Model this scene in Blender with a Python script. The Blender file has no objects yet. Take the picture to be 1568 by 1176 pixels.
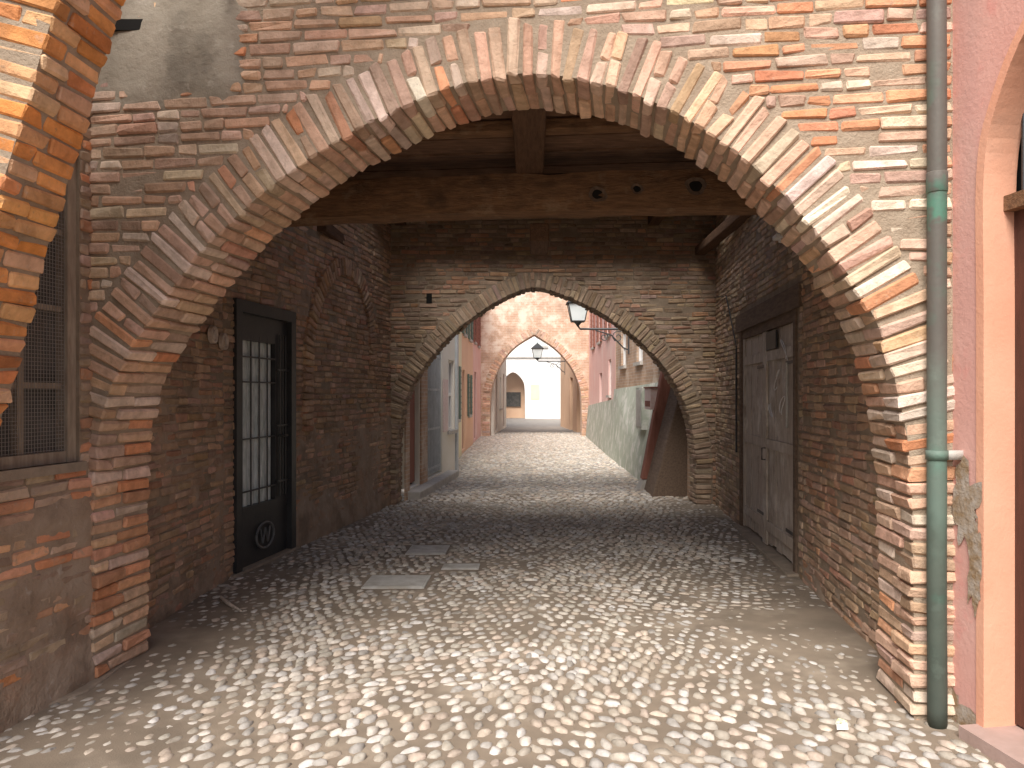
import bpy, math, random
import numpy as np
from mathutils import Vector, noise
random.seed(3); rng=np.random.default_rng(3)
scene=bpy.context.scene
scene.view_settings.view_transform='Standard'
scene.view_settings.look='None'
scene.view_settings.exposure=0

# ------------------------------------------------------------ materials
def _n(nt,t,**k):
    n=nt.nodes.new(t)
    for a,b in k.items(): setattr(n,a,b)
    return n
def _noise(nt,vec,scale,detail=3,rough=.62):
    n=_n(nt,'ShaderNodeTexNoise'); n.inputs['Scale'].default_value=scale
    n.inputs['Detail'].default_value=detail; n.inputs['Roughness'].default_value=rough
    nt.links.new(vec,n.inputs['Vector']); return n.outputs['Fac']
def _ramp(nt,fac,a,b,ca=(0,0,0,1),cb=(1,1,1,1)):
    r=_n(nt,'ShaderNodeValToRGB'); e=r.color_ramp.elements
    e[0].position=a; e[1].position=b; e[0].color=ca; e[1].color=cb
    nt.links.new(fac,r.inputs[0]); return r.outputs[0]
def _mix(nt,fac,a,b,mode='MIX'):
    m=_n(nt,'ShaderNodeMix',data_type='RGBA',blend_type=mode)
    for i,v in ((0,fac),(6,a),(7,b)):
        if hasattr(v,'is_output') or hasattr(v,'links'): nt.links.new(v,m.inputs[i])
        elif i==0: m.inputs[0].default_value=v
        else: m.inputs[i].default_value=(v[0],v[1],v[2],1)
    return m.outputs[2]
def M(name,c1,c2=None,scale=5,rough=.88,bump=.4,bscale=50,stains=(),metal=0,attr=False,brick=None,stretch=None,spec=.3,bdist=.006):
    m=bpy.data.materials.new(name); m.use_nodes=True; nt=m.node_tree
    b=nt.nodes['Principled BSDF']; tc=_n(nt,'ShaderNodeTexCoord')
    vec=tc.outputs['Object']
    if stretch:
        mp=_n(nt,'ShaderNodeMapping'); mp.inputs['Scale'].default_value=stretch
        nt.links.new(vec,mp.inputs['Vector']); vec=mp.outputs[0]
    if attr:
        at=_n(nt,'ShaderNodeAttribute',attribute_name='bc'); base=at.outputs['Color']
        f=_ramp(nt,_noise(nt,vec,scale),.3,.72,(.70,.67,.64,1),(1.13,1.11,1.10,1))
        base=_mix(nt,1.0,base,f,'MULTIPLY')
    elif brick:
        bt=_n(nt,'ShaderNodeTexBrick'); uv=_n(nt,'ShaderNodeUVMap'); 
        nt.links.new(uv.outputs[0],bt.inputs['Vector'])
        bt.inputs['Scale'].default_value=1; bt.inputs['Brick Width'].default_value=.25; bt.inputs['Row Height'].default_value=.066
        bt.inputs['Mortar Size'].default_value=.007; bt.inputs['Mortar Smooth'].default_value=.3
        for k,c in zip(('Color1','Color2','Mortar'),brick): bt.inputs[k].default_value=(*c,1)
        f=_ramp(nt,_noise(nt,vec,scale),.3,.72,(.70,.67,.65,1),(1.15,1.12,1.1,1))
        base=_mix(nt,1.0,bt.outputs['Color'],f,'MULTIPLY')
    else:
        base=_mix(nt,_ramp(nt,_noise(nt,vec,scale),.35,.65),c1,c2) if c2 else None
    for (col,sc,lo,hi,amt) in stains:
        f=_ramp(nt,_noise(nt,tc.outputs['Object'],sc,4,.65),lo,hi,(0,0,0,1),(amt,amt,amt,1))
        base=_mix(nt,f,base,col)
    if base is not None: nt.links.new(base,b.inputs['Base Color'])
    else: b.inputs['Base Color'].default_value=(*c1,1)
    b.inputs['Roughness'].default_value=rough; b.inputs['Metallic'].default_value=metal
    b.inputs['Specular IOR Level'].default_value=spec
    if bump:
        bp=_n(nt,'ShaderNodeBump'); bp.inputs['Strength'].default_value=bump; bp.inputs['Distance'].default_value=bdist
        h=_noise(nt,vec,bscale,3,.7); nt.links.new(h,bp.inputs['Height']); nt.links.new(bp.outputs[0],b.inputs['Normal'])
    return m
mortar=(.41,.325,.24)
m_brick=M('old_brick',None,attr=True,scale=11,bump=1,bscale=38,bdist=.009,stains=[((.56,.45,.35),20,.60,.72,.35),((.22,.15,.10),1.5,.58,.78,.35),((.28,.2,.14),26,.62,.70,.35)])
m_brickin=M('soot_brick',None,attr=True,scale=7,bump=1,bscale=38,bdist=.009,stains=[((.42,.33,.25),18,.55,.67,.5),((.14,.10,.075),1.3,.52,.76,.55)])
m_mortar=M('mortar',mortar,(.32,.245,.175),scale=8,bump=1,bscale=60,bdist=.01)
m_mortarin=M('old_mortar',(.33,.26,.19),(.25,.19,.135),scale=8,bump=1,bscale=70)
m_plaster=M('weathered_plaster',(.42,.37,.30),(.33,.29,.23),scale=3.5,bump=.8,bscale=25,bdist=.01,stains=[((.20,.175,.14),2.2,.5,.62,.7),((.50,.45,.38),9,.6,.7,.6)])
m_plasterlow=M('damp_plaster',(.40,.31,.235),(.31,.225,.16),scale=4,bump=1,bscale=22,bdist=.012,stains=[((.44,.25,.155),3,.55,.68,.55),((.19,.15,.115),2.0,.52,.66,.6),((.50,.44,.38),11,.62,.7,.5)])
m_cobble=M('river_cobble',None,attr=True,scale=26,bump=.5,bscale=110,rough=.75,bdist=.003,spec=.25,stains=[((.27,.225,.17),1.3,.48,.70,.45),((.29,.235,.175),14,.58,.70,.4)])
m_bed=M('sandy_bed',(.27,.215,.16),(.20,.16,.12),scale=2.5,bump=1,bscale=120,bdist=.004,stains=[((.42,.35,.27),1.7,.52,.70,.6)])
m_bed_lit=M('lit_far_sandy_bed',(.34,.31,.28),(.28,.25,.22),scale=2.5,bump=1,bscale=120,bdist=.004)  # paler than near bed: brighter daylight past the second arch put into colour
m_ground=M('ground_soil',(.25,.22,.18),(.2,.17,.14))
m_wood=M('dark_timber',(.30,.165,.085),(.17,.095,.052),scale=5,stretch=(1,9,9),bump=1,bscale=14,bdist=.014,stains=[((.40,.27,.165),5,.55,.7,.6),((.08,.05,.032),3,.54,.7,.7)])
m_woody=M('dark_timber_joist',(.18,.10,.058),(.11,.062,.038),scale=5,stretch=(9,1,9),bump=1,bscale=14,bdist=.014)
m_board=M('ceiling_board',(.25,.14,.085),(.13,.075,.047),scale=5,stretch=(1,10,10),bump=.8,bscale=14,stains=[((.34,.21,.135),3,.55,.7,.5),((.07,.045,.03),2,.55,.7,.6)])
m_door=M('grey_door_wood',(.60,.52,.44),(.40,.33,.265),scale=5,stretch=(9,9,.9),bump=.6,bscale=12,stains=[((.72,.66,.59),3,.52,.66,.65),((.22,.165,.12),4.5,.57,.70,.55)])
m_lintel=M('lintel_wood',(.20,.14,.10),(.13,.09,.065),scale=5,stretch=(7,1,7),bump=.6,bscale=12)
m_iron=M('black_iron',(.03,.03,.032),(.045,.045,.045),rough=.45,bump=.2,spec=.5)
m_dark=M('dark_void',(.012,.011,.010),rough=.9,bump=0)
m_curtain=M('curtain',(.80,.84,.82),(.46,.52,.50),scale=7,stretch=(5,5,.8),rough=.35,bump=.2)
m_glass=M('dirty_glass',(.07,.07,.065),(.13,.12,.11),scale=6,rough=.18,bump=.05,spec=.7)
m_pipe=M('patina_pipe',(.13,.12,.105),(.17,.155,.135),scale=6,rough=.6,bump=.3,metal=.1,stains=[((.10,.26,.19),2.6,.58,.66,.7),((.26,.29,.25),8,.60,.68,.5)])
def pipe_bands():
    nt=m_pipe.node_tree; b=nt.nodes['Principled BSDF']; src=b.inputs['Base Color'].links[0].from_socket
    tc=_n(nt,'ShaderNodeTexCoord'); sx=_n(nt,'ShaderNodeSeparateXYZ'); nt.links.new(tc.outputs['Object'],sx.inputs[0])
    dv=_n(nt,'ShaderNodeMath',operation='MULTIPLY_ADD'); dv.inputs[1].default_value=.25; nt.links.new(sx.outputs[2],dv.inputs[0])
    nn=_noise(nt,tc.outputs['Object'],7); ml=_n(nt,'ShaderNodeMath',operation='MULTIPLY'); ml.inputs[1].default_value=.16; nt.links.new(nn,ml.inputs[0]); nt.links.new(ml.outputs[0],dv.inputs[2])
    r=_n(nt,'ShaderNodeValToRGB'); e=r.color_ramp.elements
    pts=[(0.0,(.03,.05,.04,1)),(.17,(.045,.075,.058,1)),(.28,(.07,.11,.085,1)),(.36,(.13,.21,.17,1)),(.46,(.15,.20,.165,1)),(.55,(.12,.11,.095,1)),(.675,(.12,.11,.095,1)),(.695,(.07,.25,.17,1)),(.73,(.08,.19,.14,1)),(.75,(.12,.11,.095,1)),(1,(.15,.135,.12,1))]
    e[0].position,e[0].color=pts[0]; e[1].position,e[1].color=pts[-1]
    for p,c in pts[1:-1]:
        k=e.new(p); k.color=c
    nt.links.new(dv.outputs[0],r.inputs[0])
    nt.links.new(_mix(nt,.7,src,r.outputs[0]),b.inputs['Base Color'])
pipe_bands()
m_pink=M('pink_stucco',(.74,.43,.365),(.70,.38,.32),scale=3,bump=.5,bscale=40,stains=[((.76,.29,.25),5,.57,.7,.5),((.60,.40,.33),2.2,.55,.75,.5)])
m_coral=M('coral_stucco',(.80,.43,.29),(.76,.38,.25),scale=3,bump=.4,bscale=40,stains=[((.62,.36,.26),4,.6,.75,.4)])
m_bare=M('bare_render',(.30,.20,.11),(.46,.40,.34),scale=14,bump=1,bscale=40)
m_browndoor=M('brown_door',(.11,.045,.033),(.075,.035,.026),scale=4,stretch=(8,8,1),rough=.5)
m_stone=M('pale_stone',(.52,.49,.45),(.42,.39,.35),scale=8,bump=.4)
m_sill=M('sill_stone',(.36,.29,.22),(.26,.21,.16),scale=8,bump=.8)
m_steel=M('cover_plate',(.55,.53,.49),(.43,.41,.37),scale=10,rough=.6,bump=.5,bscale=60,stains=[((.3,.26,.2),4,.5,.65,.6)])
m_fbrick=M('far_brick',None,scale=2,bump=.5,brick=((.70,.50,.37),(.60,.39,.27),(.72,.61,.50)),stains=[((.80,.72,.61),2,.5,.62,.6)])
m_fbrick2=M('side_brick',None,scale=2,bump=.5,brick=((.54,.38,.27),(.46,.31,.22),(.54,.46,.38)),stains=[((.62,.54,.45),2.5,.52,.64,.6)])
m_upper=M('upper_brick',None,scale=2,bump=.5,brick=((.56,.40,.30),(.48,.33,.23),(.52,.44,.36)))
m_green=M('green_damp_plaster',(.48,.51,.43),(.38,.41,.33),scale=1.6,bump=.6,stains=[((.66,.65,.60),2.5,.5,.6,.8),((.28,.28,.22),1.2,.55,.7,.6)])
m_fpink=M('rose_stucco',(.80,.54,.49),(.76,.48,.43),scale=1,stains=[((.80,.66,.60),1.5,.5,.7,.6)])
m_cream=M('cream_stucco',(.82,.78,.70),(.78,.73,.63),scale=1)
m_yellow=M('yellow_stucco',(.82,.76,.54),(.77,.70,.46),scale=1)
m_orange=M('orange_stucco',(.82,.56,.38),(.77,.50,.33),scale=1)
m_white=M('white_stucco',(.86,.84,.81),(.82,.80,.77),scale=1)
m_shut=M('green_shutter',(.14,.20,.16),(.12,.16,.13),rough=.6)
m_grey=M('grey_gate',(.50,.52,.54),(.40,.42,.43),rough=.5)
m_ceram=M('ceramic_plaque',(.60,.50,.42),(.42,.33,.26),rough=.5,scale=12)
m_paper=M('notice_paper',(.80,.68,.64),(.75,.56,.53),scale=20,rough=.7)
m_redwood=M('red_brown_board',(.34,.15,.11),(.26,.11,.08),scale=4,stretch=(6,6,1))
m_scr=M('chalk_scrawl',(.80,.78,.76),(.7,.68,.66),scale=20,bump=0)
m_lglass=M('lantern_glass',(.75,.80,.80),(.62,.68,.68),scale=3,rough=.12,bump=0,spec=.7)
m_litter=M('yellow_litter',(.7,.7,.1),(.75,.75,.7),scale=30)

# ------------------------------------------------------------ builders
def link(o): scene.collection.objects.link(o); return o
def group(name,objs):
    e=bpy.data.objects.new(name,None); link(e)
    for o in objs: o.parent=e
    return e
class Wl:
    def __init__(s,p0,p1):
        s.p=np.array(p0,float); q=np.array(p1,float); s.L=np.linalg.norm(q-s.p); s.d=(q-s.p)/s.L
        s.n=np.array([s.d[1],-s.d[0]])
    def flip(s): s.n=-s.n; return s
    def P(s,a,z,o=0):
        v=s.p+s.d*a+s.n*o; return (v[0],v[1],z)
    @property
    def D3(s): return np.array([s.d[0],s.d[1],0])
    @property
    def N3(s): return np.array([s.n[0],s.n[1],0])
class MB:
    def __init__(s,name): s.name=name; s.v=[]; s.f=[]; s.m=[]; s.mats=[]
    def mi(s,m):
        if m not in s.mats: s.mats.append(m)
        return s.mats.index(m)
    def poly(s,pts,m):
        i=len(s.v); s.v+= [tuple(p) for p in pts]; s.f.append(tuple(range(i,i+len(pts)))); s.m.append(s.mi(m))
    def hexa(s,c,m):
        i=len(s.v); s.v+=[tuple(p) for p in c]
        for f in ((0,3,2,1),(4,5,6,7),(0,1,5,4),(1,2,6,5),(2,3,7,6),(3,0,4,7)):
            s.f.append(tuple(i+k for k in f)); s.m.append(s.mi(m))
    def box(s,x0,x1,y0,y1,z0,z1,m):
        s.hexa([(x0,y0,z0),(x1,y0,z0),(x1,y1,z0),(x0,y1,z0),(x0,y0,z1),(x1,y0,z1),(x1,y1,z1),(x0,y1,z1)],m)
    def wbox(s,W,a0,a1,z0,z1,o0,o1,m):
        s.hexa([W.P(a0,z0,o0),W.P(a1,z0,o0),W.P(a1,z0,o1),W.P(a0,z0,o1),W.P(a0,z1,o0),W.P(a1,z1,o0),W.P(a1,z1,o1),W.P(a0,z1,o1)],m)
    def tube(s,pts,r,m,n=10,cap=True):
        pts=[Vector(p) for p in pts]; rs=r if isinstance(r,(list,tuple)) else [r]*len(pts)
        i0=len(s.v); k=s.mi(m)
        for j,p in enumerate(pts):
            t=(pts[min(j+1,len(pts)-1)]-pts[max(j-1,0)]).normalized()
            u=t.cross(Vector((0,0,1)) if abs(t.z)<.9 else Vector((1,0,0))).normalized(); w=t.cross(u)
            for q in range(n):
                a=2*math.pi*q/n; s.v.append(tuple(p+(u*math.cos(a)+w*math.sin(a))*rs[j]))
        for j in range(len(pts)-1):
            for q in range(n):
                a=i0+j*n+q; b=i0+j*n+(q+1)%n; s.f.append((a,b,b+n,a+n)); s.m.append(k)
        if cap:
            s.f.append(tuple(i0+q for q in range(n))[::-1]); s.m.append(k)
            e=i0+(len(pts)-1)*n; s.f.append(tuple(e+q for q in range(n))); s.m.append(k)
    def build(s,smooth=False,bevel=0):
        me=bpy.data.meshes.new(s.name); me.from_pydata(s.v,[],s.f)
        for m in s.mats: me.materials.append(m)
        me.polygons.foreach_set('material_index',s.m)
        me.update()
        uv=me.uv_layers.new(name='UVMap')
        for p in me.polygons:
            n=p.normal
            for li in p.loop_indices:
                c=me.vertices[me.loops[li].vertex_index].co
                uv.data[li].uv=(c.x,c.y) if abs(n.z)>.75 else ((c.y,c.z) if abs(n.x)>abs(n.y) else (c.x,c.z))
            if smooth: p.use_smooth=True
        o=link(bpy.data.objects.new(s.name,me))
        if bevel:
            b=o.modifiers.new('b','BEVEL'); b.width=bevel; b.segments=2; b.limit_method='ANGLE'
        return o

def raw_mesh(name,V,faces_by_n,mat,col,smooth):
    me=bpy.data.meshes.new(name); me.vertices.add(len(V)); me.vertices.foreach_set('co',V.astype(np.float32).ravel())
    loops=np.concatenate([f.ravel() for f in faces_by_n]); cnt=np.concatenate([np.full(len(f),f.shape[1]) for f in faces_by_n])
    start=np.concatenate([[0],np.cumsum(cnt)[:-1]])
    me.loops.add(len(loops)); me.loops.foreach_set('vertex_index',loops.astype(np.int32))
    me.polygons.add(len(cnt)); me.polygons.foreach_set('loop_start',start.astype(np.int32))
    me.polygons.foreach_set('use_smooth',np.full(len(cnt),smooth))
    me.update(calc_edges=True)
    at=me.attributes.new('bc','FLOAT_COLOR','POINT'); at.data.foreach_set('color',np.c_[col,np.ones(len(col))].astype(np.float32).ravel())
    me.materials.append(mat); me.validate()
    return link(bpy.data.objects.new(name,me))

# chamfered box template
_sg=[(a,b,c) for a in (-1,1) for b in (-1,1) for c in (-1,1)]
T_s=np.repeat(np.array(_sg,float),3,axis=0); T_full=np.tile(np.eye(3),(8,1))
def _vid(sg,ax): return _sg.index(tuple(sg))*3+ax
def _tpl():
    Q=[];T=[]
    pos=T_s*(1-.2*(1-T_full))
    def orient(f):
        p=pos[list(f)]; n=np.cross(p[1]-p[0],p[2]-p[0]); return f if n@p.mean(0)>0 else f[::-1]
    for ax in range(3):
        o=[i for i in range(3) if i!=ax]
        for sn in (-1,1):
            f=[]
            for a,b in ((-1,-1),(1,-1),(1,1),(-1,1)):
                g=[0,0,0]; g[ax]=sn; g[o[0]]=a; g[o[1]]=b; f.append(_vid(g,ax))
            Q.append(orient(tuple(f)))
        for a in (-1,1):
            for b in (-1,1):
                g1=[0,0,0]; g1[ax]=-1; g1[o[0]]=a; g1[o[1]]=b; g2=list(g1); g2[ax]=1
                Q.append(orient((_vid(g1,o[0]),_vid(g2,o[0]),_vid(g2,o[1]),_vid(g1,o[1]))))
    for g in _sg: T.append(orient((_vid(g,0),_vid(g,1),_vid(g,2))))
    return np.array(Q),np.array(T)
TQ,TT=_tpl()
class Bricks:
    def __init__(s,name,mat,ch=.008,jit=.0036): s.name=name; s.mat=mat; s.c=[]; s.a=[]; s.col=[]; s.ch=ch; s.jit=jit
    def add(s,c,ax,ay,az,col): s.c.append(c); s.a.append((ax,ay,az)); s.col.append(col)
    def build(s):
        C=np.array(s.c); A=np.array(s.a); n=len(C); L=np.linalg.norm(A,axis=2)
        ch=s.ch*rng.uniform(.55,1.5,(n,8)) ; ch[rng.random((n,8))<.06]*=1.9
        ch=np.repeat(np.minimum(ch,.45*L.min(axis=1)[:,None]),3,axis=1)
        k=T_s[None]*(1-(ch[:,:,None]/L[:,None,:])*(1-T_full[None]))
        V=C[:,None,:]+np.einsum('nvk,nkj->nvj',k,A)
        V+=np.repeat(rng.normal(0,s.jit,(n,8,3)).clip(-2*s.jit,2*s.jit),3,axis=1)+rng.normal(0,.0012,V.shape)
        off=(np.arange(n)*24)[:,None,None]
        return raw_mesh(s.name,V.reshape(-1,3),[(TQ[None]+off).reshape(-1,4),(TT[None]+off).reshape(-1,3)],s.mat,np.repeat(np.array(s.col),24,axis=0),False)

def nz(a,b,c=0,sc=1): return noise.noise(Vector((a*sc,b*sc,c)))
def pick(pal,a=.12):
    c=random.choice(pal); k=max(.55,1+random.gauss(0,a)); return (min(.88,c[0]*k),min(.82,c[1]*k*(1+random.gauss(0,.03))),min(.78,c[2]*k*(1+random.gauss(0,.05))))
P_tan=[(.68,.47,.34),(.71,.53,.40),(.65,.42,.29),(.74,.60,.48),(.59,.41,.30),(.70,.46,.32)]
P_org=[(.73,.36,.20),(.67,.30,.16),(.75,.42,.26),(.60,.32,.20),(.70,.48,.34)]
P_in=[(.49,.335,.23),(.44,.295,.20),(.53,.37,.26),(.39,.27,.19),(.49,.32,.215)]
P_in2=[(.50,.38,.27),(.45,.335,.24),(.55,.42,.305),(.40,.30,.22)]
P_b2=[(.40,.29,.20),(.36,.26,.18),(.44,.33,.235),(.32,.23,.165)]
P_hot=[(.80,.36,.13),(.78,.32,.10),(.80,.44,.22),(.70,.30,.12),(.78,.50,.31)]

def wall_bricks(B,W,s0,s1,z0,z1,excl,colf,h=.064,L=.25,prot=(.005,.014),wob=.006,seed=0):
    z=z0; row=0
    while z+h*.6<z1:
        hh=h*random.uniform(.92,1.08); zc=z+hh/2
        ex=sorted(excl(zc)) if excl else []
        segs=[]; a=s0
        for e0,e1 in ex:
            if e0>a: segs.append((a,min(e0,s1)))
            a=max(a,e1)
        if a<s1: segs.append((a,s1))
        for a,b in segs:
            x=a-(random.random()*L if row%2 else random.random()*.1)
            while x<b-.02:
                l=L*random.choice((1,1,.95,1.08,.5,.55,.75)); x0=max(x,a); x1=min(x+l,b)
                if x1-x0>.035:
                    xc=(x0+x1)/2; p=random.uniform(*prot)
                    if random.random()<.06: p-=.012
                    zz=zc+wob*math.sin(xc*1.7+row*.25+seed)+wob*.6*nz(xc,z,seed,2)*2
                    tilt=random.gauss(0,.008)+wob*1.7*math.cos(xc*1.7+row*.25+seed)
                    D=W.D3+np.array([0,0,tilt])
                    B.add(np.array(W.P(xc,zz,p-.04)),D*((x1-x0)/2-random.uniform(.004,.008)),np.array([0,0,1.])*(hh/2-random.uniform(.0045,.0085)),W.N3*.04,colf(xc,zz))
                x+=l
        z+=hh; row+=1

def smooth(pts,n=5):
    P=[np.array(p,float) for p in pts]; out=[]
    for i in range(len(P)-1):
        p0=P[max(i-1,0)];p1=P[i];p2=P[i+1];p3=P[min(i+2,len(P)-1)]
        for k in range(n):
            t=k/n; out.append(.5*((2*p1)+(-p0+p2)*t+(2*p0-5*p1+4*p2-p3)*t*t+(-p0+3*p1-3*p2+p3)*t**3))
    out.append(P[-1]); return np.array(out)
def resample(P,step):
    d=np.r_[0,np.cumsum(np.linalg.norm(np.diff(P,axis=0),axis=1))]; n=max(2,int(round(d[-1]/step)))
    t=np.linspace(0,d[-1],n+1); return np.c_[np.interp(t,d,P[:,0]),np.interp(t,d,P[:,1])]
def offset(P,r):
    T=np.gradient(P,axis=0); T/=np.linalg.norm(T,axis=1)[:,None]; N=np.c_[-T[:,1],T[:,0]]
    for _ in range(3): N[1:-1]=(N[:-2]+N[1:-1]+N[2:])/3
    N/=np.linalg.norm(N,axis=1)[:,None]
    return P+N*r,T,N
def interval(Po,z):
    s=[]
    for a,b in zip(Po[:-1],Po[1:]):
        if (a[1]-z)*(b[1]-z)<=0 and a[1]!=b[1]: s.append(a[0]+(z-a[1])/(b[1]-a[1])*(b[0]-a[0]))
    return [(min(s),max(s))] if len(s)>1 else []
def arch_wall(mb,W,P,s0,s1,zt,dep,mat):
    P=P.copy(); P[:,0]=np.maximum.accumulate(P[:,0])
    for o in (0,-dep):
        mb.poly([W.P(s0,-.05,o),W.P(P[0,0],-.05,o),W.P(P[0,0],zt,o),W.P(s0,zt,o)],mat)
        mb.poly([W.P(P[-1,0],-.05,o),W.P(s1,-.05,o),W.P(s1,zt,o),W.P(P[-1,0],zt,o)],mat)
        for a,b in zip(P[:-1],P[1:]):
            if b[0]-a[0]>1e-5: mb.poly([W.P(a[0],a[1],o),W.P(b[0],b[1],o),W.P(b[0],zt,o),W.P(a[0],zt,o)],mat)
    for a,b in zip(P[:-1],P[1:]): mb.poly([W.P(a[0],a[1],0),W.P(a[0],a[1],-dep),W.P(b[0],b[1],-dep),W.P(b[0],b[1],0)],mat)
    mb.poly([W.P(s0,zt,0),W.P(s1,zt,0),W.P(s1,zt,-dep),W.P(s0,zt,-dep)],mat)
    for s in (s0,s1): mb.poly([W.P(s,-.05,0),W.P(s,zt,0),W.P(s,zt,-dep),W.P(s,-.05,-dep)],mat)
def voussoirs(B,W,P,r0,rl,deps,colf,step=.068,zmin=-1,split=.35,tooth=.01,smin=-99,smax=99,gap=.0068):
    Q=resample(P,step); _,T,N=offset(Q,0)
    for i in range(len(Q)-1):
        p=(Q[i]+Q[i+1])/2; n=(N[i]+N[i+1]); n/=np.linalg.norm(n); n=n+np.array([n[1],-n[0]])*random.gauss(0,.03); t=np.array([n[1],-n[0]])
        if p[1]<zmin: continue
        dv=list(deps)
        if len(deps)==3 and i%2: dv=[deps[0],deps[0]+(deps[2]-deps[0])*random.uniform(.25,.4),deps[2]]
        for k in range(len(dv)-1):
            o0,o1=dv[k],dv[k+1]
            lens=[rl*random.uniform(.93,1.04)] if random.random()>split else [rl*.48,rl*.5]
            r=r0+random.uniform(-tooth,tooth)
            for l in lens:
                c2=p+n*(r+l/2); pr=random.uniform(-.005,.006) if k==0 else 0
                if smin<c2[0]<smax:
                    c=np.array(W.P(c2[0],c2[1],(o0+o1)/2+pr))
                    B.add(c,(W.D3*n[0]+np.array([0,0,n[1]]))*(l/2-.004),(W.D3*t[0]+np.array([0,0,t[1]]))*(step/2-gap*random.uniform(.7,1.4)),W.N3*(abs(o0-o1)/2-.005),colf(c2[0],c2[1]))
                r+=l
def ring_body(mb,W,P,r0,r1,dep,mat,o0=0):
    A,_,_=offset(P,r0); Bq,_,_=offset(P,r1)
    for i in range(len(A)-1):
        a,b,c,d=A[i],A[i+1],Bq[i+1],Bq[i]
        mb.hexa([W.P(a[0],a[1],o0),W.P(b[0],b[1],o0),W.P(b[0],b[1],-dep),W.P(a[0],a[1],-dep),W.P(d[0],d[1],o0),W.P(c[0],c[1],o0),W.P(c[0],c[1],-dep),W.P(d[0],d[1],-dep)],mat)
def holed(mb,W,s0,s1,z0,z1,holes,mat,depth=.12,back=None,th=0):
    S=sorted({s0,s1,*[h[0] for h in holes],*[h[1] for h in holes]}); Z=sorted({z0,z1,*[h[2] for h in holes],*[h[3] for h in holes]})
    for a,b in zip(S[:-1],S[1:]):
        for c,d in zip(Z[:-1],Z[1:]):
            if any(h[0]<=a and b<=h[1] and h[2]<=c and d<=h[3] for h in holes): continue
            mb.poly([W.P(a,c),W.P(b,c),W.P(b,d),W.P(a,d)],mat)
    for a,b,c,d in holes:
        for q in ([(a,c),(b,c)],[(b,c),(b,d)],[(b,d),(a,d)],[(a,d),(a,c)]):
            mb.poly([W.P(*q[0],0),W.P(*q[1],0),W.P(*q[1],-depth),W.P(*q[0],-depth)],mat)
        if back: mb.poly([W.P(a,c,-depth),W.P(b,c,-depth),W.P(b,d,-depth),W.P(a,d,-depth)],back)
def sheet(name,W,s0,s1,z0,z1,fn,mat,res=.03):
    ns=int((s1-s0)/res)+1; nzz=int((z1-z0)/res)+1; V=[];F=[]
    for j in range(nzz+1):
        for i in range(ns+1):
            s=s0+(s1-s0)*i/ns; z=z0+(z1-z0)*j/nzz; V.append(W.P(s,z,fn(s,z)))
    for j in range(nzz):
        for i in range(ns):
            a=j*(ns+1)+i; F.append((a,a+1,a+ns+2,a+ns+1))
    me=bpy.data.meshes.new(name); me.from_pydata(V,[],F); me.materials.append(mat)
    for p in me.polygons: p.use_smooth=True
    return link(bpy.data.objects.new(name,me))
def fbm(s,z,k=0): return .6*nz(s,z,k,1.3)+.35*nz(s,z,k+5,3.5)+.2*nz(s,z,k+9,9)+.1*nz(s,z,k+13,22)

# ============================================================ FRONT FACADE
F=Wl((-2.6,4.12),(2.2,3.59)); dx=F.d[0]
pf=[(-2.41,-.05),(-2.41,.6),(-2.41,1.15),(-2.37,1.45),(-2.28,1.72),(-2.08,2.02),(-1.80,2.36),(-1.50,2.63),(-1.18,2.86),(-.86,3.03),(-.49,3.18),(-.1,3.25),(.27,3.20),(.64,3.06),(.96,2.85),(1.22,2.61),(1.45,2.33),(1.68,1.95),(1.79,1.55),(1.84,1.2),(1.85,.6),(1.85,-.05)]
PF=smooth([((x+2.6)/dx,z) for x,z in pf])
PFo,_,_=offset(PF,.30)
PFb,_,_=offset(PF,.02)
mb=MB('facade_wall'); arch_wall(mb,F,PFb,0,F.L,4.4,.47,m_mortar); o_fw=mb.build()
def col_f(s,z):
    x=s*dx-2.6
    k=nz(s,z,3,1.1)+ (.5 if (x>1.0 and z>2.65+.3*nz(s,0,9,3)) else 0) - .25
    if z<1.4 and x<0: k+=.4
    if random.random()<max(.04,min(.8,k*1.1+.08)): return pick(P_org)
    return pick(P_tan)
B=Bricks('facade_bricks',m_brick)
wall_bricks(B,F,.1,F.L-.15,0,4.35,lambda z:interval(PFo,z) if z<3.56 else [],col_f,h=.066)
o_fb=B.build()
B=Bricks('front_arch_voussoirs',m_brick,ch=.009,jit=.004)
def col_v(s,z):
    x=s*dx-2.6
    if z<1.3: return pick(P_org if random.random()<(.5 if x<0 else .25) else P_tan)
    return pick(P_tan if random.random()<.88 else P_org,.13)
voussoirs(B,F,PF,0,.295,[.016,-.235,-.475],col_v,step=.072,split=.3,tooth=.013)
o_fv=B.build()
o_fp=sheet('facade_plaster_patch',F,.08,1.25,3.05,4.4,lambda s,z:.018+.035*fbm(s,z,2)-max(0,(s-.95))*.25-max(0,3.28-z)*.2,m_plaster)
mb=MB('upper_storey'); mb.box(-3.3,3.2,4.6,7.3,4.4,5.7,m_upper); mb.box(-3.3,3.2,9.75,11.1,4.4,4.8,m_upper)  # front block height blocks sun from the added opening; rear low for street light
mb.box(-3.3,-2.1,7.3,9.75,4.4,4.8,m_upper); mb.box(2.3,3.2,7.3,9.75,4.4,4.8,m_upper)  # side strips frame the unseen roof opening, added for daylight
mb.hexa([F.P(-.3,4.4,.0),F.P(F.L+.3,4.4,.0),F.P(F.L+.3,4.4,-.9),F.P(-.3,4.4,-.9),F.P(-.3,5.7,0),F.P(F.L+.3,5.7,0),F.P(F.L+.3,5.7,-.9),F.P(-.3,5.7,-.9)],m_upper)
o_up=mb.build()

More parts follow.
